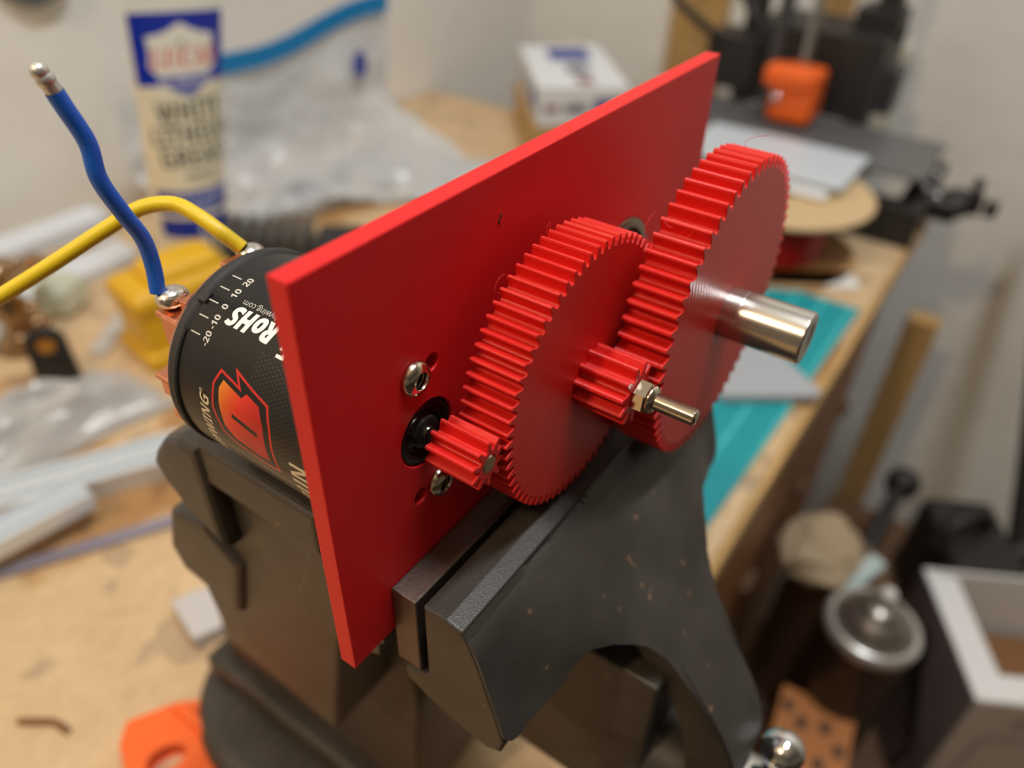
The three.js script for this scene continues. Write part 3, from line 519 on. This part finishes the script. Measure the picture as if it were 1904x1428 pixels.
// ---- right of the vise
const matTex = dataTex(512, 512, (u, v) => { const l = (a, n, w) => { const f = (a * n) % 1; return f < w || f > 1 - w; }; const k = l(v, 4, 0.055) ? 1 : l(u, 4, 0.012) ? 0.4 : 0; const n = 5 * wrapNoise(u, v, 12, 60, 3); return [60 * k + Math.max(0, n), 138 + 38 * k + n, 148 + 34 * k + n]; }, true);
{ const t = thing('cutting_mat', 'teal cutting mat with pale grid lines along the bench front', 'mat', [330, BY, -100]);
  part('sheet', alongY([[150, -3], [471, 5], [463, -215], [150, -222]], BY, BY + 3, 0.4), std([1, 1, 1], 0.62, { map: rep(matTex, 1 / 80) }), t); }
{ const t = thing('grey_wedge', 'flat grey triangular printed plate lying on the cutting mat', 'plate', [340, BY + 3, -22]);
  part('plate', alongY([[306, -34], [311, -28], [341, 12], [347, 13], [385, -42], [380, -52], [330, -60]], BY + 3, BY + 9.5, 1.2), greyPlastic, t); }
solid('folded_paper', new RoundedBoxGeometry(84, 4, 24, 3, 1.8).rotateY(-0.98).translate(489, BY + 2, -44), paper, 'white folded paper strip between the mat and the spool', 'paper', [489, BY, -44]);
{ // spool of red filament lying flat
  const c = [525, BY, -84], t = thing('filament_spool', 'spool of red filament with two tan flanges on the bench', 'spool', c);
  const fl = (y) => lathe([[14, y], [69, y], [70, y + 1], [70, y + 3], [69, y + 4], [14, y + 4], [14, y]], 72).translate(...c);
  part('flange', fl(0), std([0.40, 0.24, 0.11], 0.6), t, 'tan disc'); part('flange', fl(50), std([0.56, 0.40, 0.22], 0.6), t, 'tan disc');
  const pr = [[15, 4]]; for (let k = 0; k < 26; k++) pr.push([39.6, 4 + k * 1.77 + 0.2], [40.6, 4 + k * 1.77 + 0.9], [39.6, 4 + k * 1.77 + 1.6]); pr.push([15, 50]);
  part('filament', lathe(pr, 56).translate(...c), std([0.50, 0.010, 0.012], 0.35), t, 'wound red filament');
}
{ // 3D printer
  const t = thing('printer', 'black desktop 3D printer with an orange carriage and pale bed', '3D printer', [690, BY, -90]);
  const B = (x0, x1, y0, y1, z0, z1, m, n, l) => part(n, box(x0, x1, y0, y1, z0, z1, 1.2), m, t, l);
  B(600, 740, BY + 6, BY + 30, -12, 8, mattBlack, 'frame_rail'); B(600, 740, BY + 6, BY + 30, -190, -170, mattBlack, 'frame_rail'); B(596, 616, BY, BY + 34, -200, 12, mattBlack, 'frame_rail');
  B(600, 700, BY + 55.5, BY + 59, -230, 4, std([0.10, 0.10, 0.105], 0.35), 'bed_carriage', 'dark grey bed plate');
  B(530, 612, BY + 60, BY + 63, -180, -42, std([0.55, 0.60, 0.66], 0.28), 'bed_sheet', 'pale shiny bed sheet');
  B(516, 566, BY + 55.5, BY + 57.8, -150, -50, whiteGloss, 'bed_sheet', 'white sheet under the bed');
  B(640, 690, BY + 30, BY + 48, -10, 0, mattBlack, 'bed_rail');
  B(740, 764, BY, BY + 250, -215, -198, mattBlack, 'upright'); B(740, 764, BY, BY + 330, -96, -76, mattBlack, 'upright');
  part('smooth_rod', [tube([[668, BY + 40, -128], [668, BY + 330, -128]], 4.4, 6, 20)], std([0.42, 0.41, 0.40], 0.25, { metalness: 0.9 }), t, 'polished smooth rod');
  part('smooth_rod', [tube([[700, BY + 40, -164], [700, BY + 330, -164]], 7, 6, 16)], std([0.06, 0.06, 0.065], 0.4), t, 'dark rod');
  const or = part('carriage', [box(648, 684, BY + 62, BY + 108, -148, -108, 6, 3), box(644, 668, BY + 92, BY + 110, -156, -112, 5, 3)], orangePlastic, t, 'orange printed carriage');
  part('screw', ball(646, BY + 84, -140, 4.5), chrome, or);
  B(700, 780, BY + 60, BY + 132, -190, -70, mattBlack, 'extruder'); B(690, 735, BY + 70, BY + 118, -230, -180, mattBlack, 'extruder_motor'); B(730, 770, BY + 120, BY + 150, -110, -70, mattBlack, 'fan_duct');
  B(740, 775, BY + 60, BY + 100, -82, -58, std([0.05, 0.05, 0.055], 0.4), 'fan_housing');
  part('cable', tube([[700, BY + 132, -190], [710, BY + 200, -240], [730, BY + 260, -232], [745, BY + 215, -190], [735, BY + 150, -170]], 5, 60, 10), mattBlack, t, 'looped black cable');
  part('cable', tube([[690, BY + 112, -215], [668, BY + 150, -262], [680, BY + 220, -300], [720, BY + 300, -260]], 4, 60, 10), mattBlack, t, 'looped black cable');
  part('levelling_knob', [box(636, 668, BY + 14, BY + 32, 6, 34, 4), ball(658, BY + 26, 30, 15, 1.4, 0.75, 1, 20), cylY(648, 44, BY + 24, BY + 40, 5), cylY(668, 40, BY + 24, BY + 46, 4), cylY(656, 56, BY + 22, BY + 34, 5)], mattBlack, t, 'black clamp knobs on the printer corner');
  for (const [x, y, z] of [[652, BY + 47, 6], [650, BY + 34, 4], [648, BY + 30, 14]]) part('screw', ball(x, y, z, 3.6), chrome, t, 'chrome screw head');
}
{ // things on the right wall
  solid('cream_notice', box(RX1 - 8, RX1, -262, -128, -130, -78, 1), creamPaper, 'narrow cream paper notice on the wall behind the printer', 'notice', [RX1 - 4, -262, -104]);
  solid('upright_batten', box(RX1 - 14, RX1, -400, 420, -360, -290, 2), tanWood, 'upright tan wooden batten on the wall behind the printer', 'batten', [RX1 - 7, -400, -325]);
  solid('narrow_batten', box(RX1 - 10, RX1, -120, 420, -180, -150, 2), tanWood, 'narrow tan wooden strip on the wall above the cream panel', 'batten', [RX1 - 5, -120, -165]);
}
// ---- under the front edge
{ const t = thing('base_cabinet', 'brown wooden cabinet under the workbench', 'cabinet', [390, RY0, -150]);
  part('carcass', box(120, 668, RY0, BY - 66, -330, -16, 2), darkWood, t);
  const dm = [std([0.20, 0.085, 0.03], 0.5, { bumpMap: rep(coarse, 1 / 70), bumpScale: 0.0004 }), std([0.26, 0.11, 0.035], 0.5, { bumpMap: rep(coarse, 1 / 70), bumpScale: 0.0004 })];
  for (let k = 0; k < 4; k++) { const d = part('door', box(124 + k * 136, 254 + k * 136, RY0 + 60, BY - 74, -16, 2, 2), dm[k % 2], t); part('pull', box(222 + k * 136, 246 + k * 136, BY - 210, BY - 204, 2, 9, 1), darkWood, d); } }
{ const t = thing('low_shelf', 'low brown shelf in front of the cabinet holding cans and boxes', 'shelf', [430, RY0, 190]);
  part('board', box(180, 720, -616, -600, 20, 440, 2), darkWood, t);
  for (const [x, z] of [[200, 40], [700, 40], [200, 360], [700, 360]]) part('leg', box(x - 18, x + 18, RY0, -616, z - 18, z + 18, 1), darkWood, t); }
solid('tan_post', box(730, 752, RY0, -345, 24, 56, 2), tanWood, 'upright tan wooden post at the far end of the low shelf', 'post', [741, RY0, 40]);
{ const c = [372, -600, 98], t = thing('spray_can', 'spray can with a pale rim among the boxes under the bench', 'can', c);
  part('body', lathe([[0, 0], [31, 0], [33, 3], [33, 190]], 48).translate(...c), std([0.055, 0.04, 0.03], 0.35, { metalness: 0.4 }), t);
  part('rim', lathe([[33.2, 188], [34.5, 190], [34.5, 196], [31, 200], [28, 198], [28, 192], [33, 188]], 48).translate(...c), std([0.62, 0.60, 0.56], 0.3, { metalness: 0.7 }), t, 'pale metal rim');
  part('dome', lathe([[28.5, 194], [24, 206], [16, 213], [12, 214], [12, 220], [0, 221]], 48).translate(...c), std([0.30, 0.27, 0.24], 0.3, { metalness: 0.8 }), t);
  part('nozzle', lathe([[0, 220], [6, 220], [6, 232], [4, 236], [0, 236]], 24).translate(...c), std([0.7, 0.68, 0.64], 0.4), t); }
{ const t = thing('white_box', 'open white product box with printed sides under the bench', 'box', [430, -600, 200]);
  const art = canvasTex(512, 512, (c, w, h) => { c.fillStyle = '#b9afa6'; c.fillRect(0, 0, w, h); c.strokeStyle = '#6f6a70'; c.lineWidth = 12; c.beginPath(); c.roundRect(70, 140, w - 120, h - 180, 40); c.stroke(); c.fillStyle = '#6a615c'; c.font = 'bold 54px sans-serif'; c.fillText('Electric', 120, 95); });
  const photo = canvasTex(512, 512, (c, w, h) => { c.fillStyle = '#6e6a72'; c.fillRect(0, 0, w, h); c.fillStyle = '#2a2224'; c.beginPath(); c.moveTo(60, 470); c.lineTo(180, 60); c.lineTo(420, 330); c.lineTo(400, 512); c.lineTo(60, 512); c.fill(); c.strokeStyle = '#8a8088'; c.lineWidth = 18; for (let k = 0; k < 5; k++) { c.beginPath(); c.moveTo(150 + k * 46, 500); c.lineTo(210 + k * 40, 250 + k * 26); c.stroke(); } });
  // corner at (374, 178); the left side runs back to (443, 140), the front to (480, 372)
  const A = [374, 178], Bc = [443, 140], dirS = [Bc[0] - A[0], Bc[1] - A[1]], L = Math.hypot(...dirS), a = Math.atan2(dirS[1], dirS[0]);
  const side = (len, hgt, m, n, x, z, turn, l) => part(n, new THREE.BoxGeometry(len, hgt, 2).translate(len / 2, hgt / 2, 0).rotateY(turn).translate(x, -600, z), m, t, l);
  side(L + 40, 170, std([1, 1, 1], 0.45, { map: photo }), 'side', A[0], A[1], -a, 'grey side printed with a picture');
  side(150, 170, std([1, 1, 1], 0.45, { map: art }), 'front', A[0], A[1], -(a + Math.PI / 2), 'beige front with printed lettering');
  const f = [A[0] + 150 * Math.cos(a + Math.PI / 2), A[1] + 150 * Math.sin(a + Math.PI / 2)];
  side(L + 40, 170, whiteGloss, 'side', f[0], f[1], -a); side(150, 170, whiteGloss, 'back', A[0] + (L + 40) * Math.cos(a), A[1] + (L + 40) * Math.sin(a), -(a + Math.PI / 2));
  part('flap', new THREE.BoxGeometry(L + 38, 2, 30).translate((L + 38) / 2, 0, 15).rotateX(0.25).rotateY(-a).translate(A[0], -430, A[1]), whiteGloss, t, 'white folded flap');
  part('flap', new THREE.BoxGeometry(146, 2, 26).translate(75, 0, -13).rotateX(-0.2).rotateY(-(a + Math.PI / 2)).translate(A[0], -430, A[1]), whiteGloss, t, 'white folded flap');
  part('insert', new THREE.BoxGeometry(L + 30, 4, 140).translate((L + 30) / 2, 0, 74).rotateY(-a).translate(A[0] + 2, -500, A[1]), std([0.20, 0.09, 0.03], 0.7), t, 'brown card inside');
}
{ const t = thing('carton_brown', 'brown cardboard carton with black star prints under the bench', 'box', [310, -600, 92]);
  const art = canvasTex(512, 512, (c, w, h) => { c.fillStyle = '#b9743c'; c.fillRect(0, 0, w, h); c.fillStyle = '#4a2f1e'; for (const [x, y] of [[150, 110], [330, 170], [400, 60], [140, 330], [360, 330], [260, 440], [80, 460]]) for (let k = 0; k < 7; k++) { c.save(); c.translate(x, y); c.rotate(k * Math.PI / 3.5); c.fillRect(-6, -46, 12, 92); c.restore(); } });
  part('carton', new THREE.BoxGeometry(74, 116, 56).rotateY(0.12).translate(310, -542, 92), std([1, 1, 1], 0.6, { map: art }), t);
}
{ const t = thing('black_toolbox', 'black tool case with a white button among the clutter', 'tool case', [600, -600, 170]);
  part('body', [new RoundedBoxGeometry(120, 110, 70, 3, 8).rotateY(0.5).translate(610, -545, 165)], mattBlack, t);
  part('button', ball(566, -500, 160, 8), std([0.8, 0.78, 0.74], 0.4), t, 'white round button');
  part('handle', tube([[580, -492, 130], [590, -466, 138], [620, -462, 158], [636, -490, 168]], 7, 30, 10), mattBlack, t);
  part('clasp', new RoundedBoxGeometry(10, 34, 16, 2, 2).rotateY(0.5).translate(556, -520, 172), std([0.16, 0.22, 0.34], 0.3), t, 'blue grey clasp'); }
{ const a = W(830, -310, 122), b = W(575, -600, 196), t = thing('tripod_leg', 'leaning black stand pole at the wall end of the clutter', 'stand', [640, -600, 230]);
  part('pole', tube([[640, -599, 230], [730, -432, 176], [850, -230, 104]], 11, 10, 14), mattBlack, t); part('clamp', ball(672, -540, 211, 17, 1, 1.2, 1), mattBlack, t); }
{ const t = thing('hand_clamp', 'black handled hand clamp lying between the can and the toolbox', 'clamp', [515, -600, 75]);
  part('jaw', [box(490, 545, -600, -560, 60, 88, 5), box(505, 530, -562, -500, 64, 84, 5)], std([0.10, 0.07, 0.055], 0.5), t);
  part('grip', [ball(640, -482, 84, 17, 1, 1.1, 1), tube([[515, -520, 75], [560, -500, 78], [640, -482, 84]], 8, 14, 10)], mattBlack, t, 'black rounded grip'); }
solid('plastic_spreader', new RoundedBoxGeometry(46, 5, 15, 2, 2).rotateZ(0.2).rotateY(-0.4).translate(430, -420, 78), std([0.50, 0.60, 0.58], 0.4), 'pale green plastic spreader resting on the spray can clutter', 'spreader', [430, -430, 78]);
{ const t = thing('paint_tin', 'brown paint tin with crumpled tan paper under the bench edge', 'tin', [430, -600, 60]);
  part('tin', lathe([[0, 0], [38, 0], [39, 2], [39, 172], [36, 175], [0, 172]], 40).translate(438, -600, 62), std([0.16, 0.10, 0.06], 0.4, { metalness: 0.5 }), t);
  const pg = new THREE.IcosahedronGeometry(30, 4); { const p = pg.attributes.position; for (let i = 0; i < p.count; i++) { const v = new THREE.Vector3().fromBufferAttribute(p, i); const k = 1 + 0.25 * fbm(v.x * 0.06, v.y * 0.06, v.z * 0.06, 3); p.setXYZ(i, v.x * k * 1.3, v.y * k * 0.7, v.z * k); } }
  pg.computeVertexNormals(); part('paper', pg.translate(430, -412, 44), std([0.42, 0.31, 0.19], 0.8), t, 'crumpled tan paper'); }

renderer.render(scene, camera);
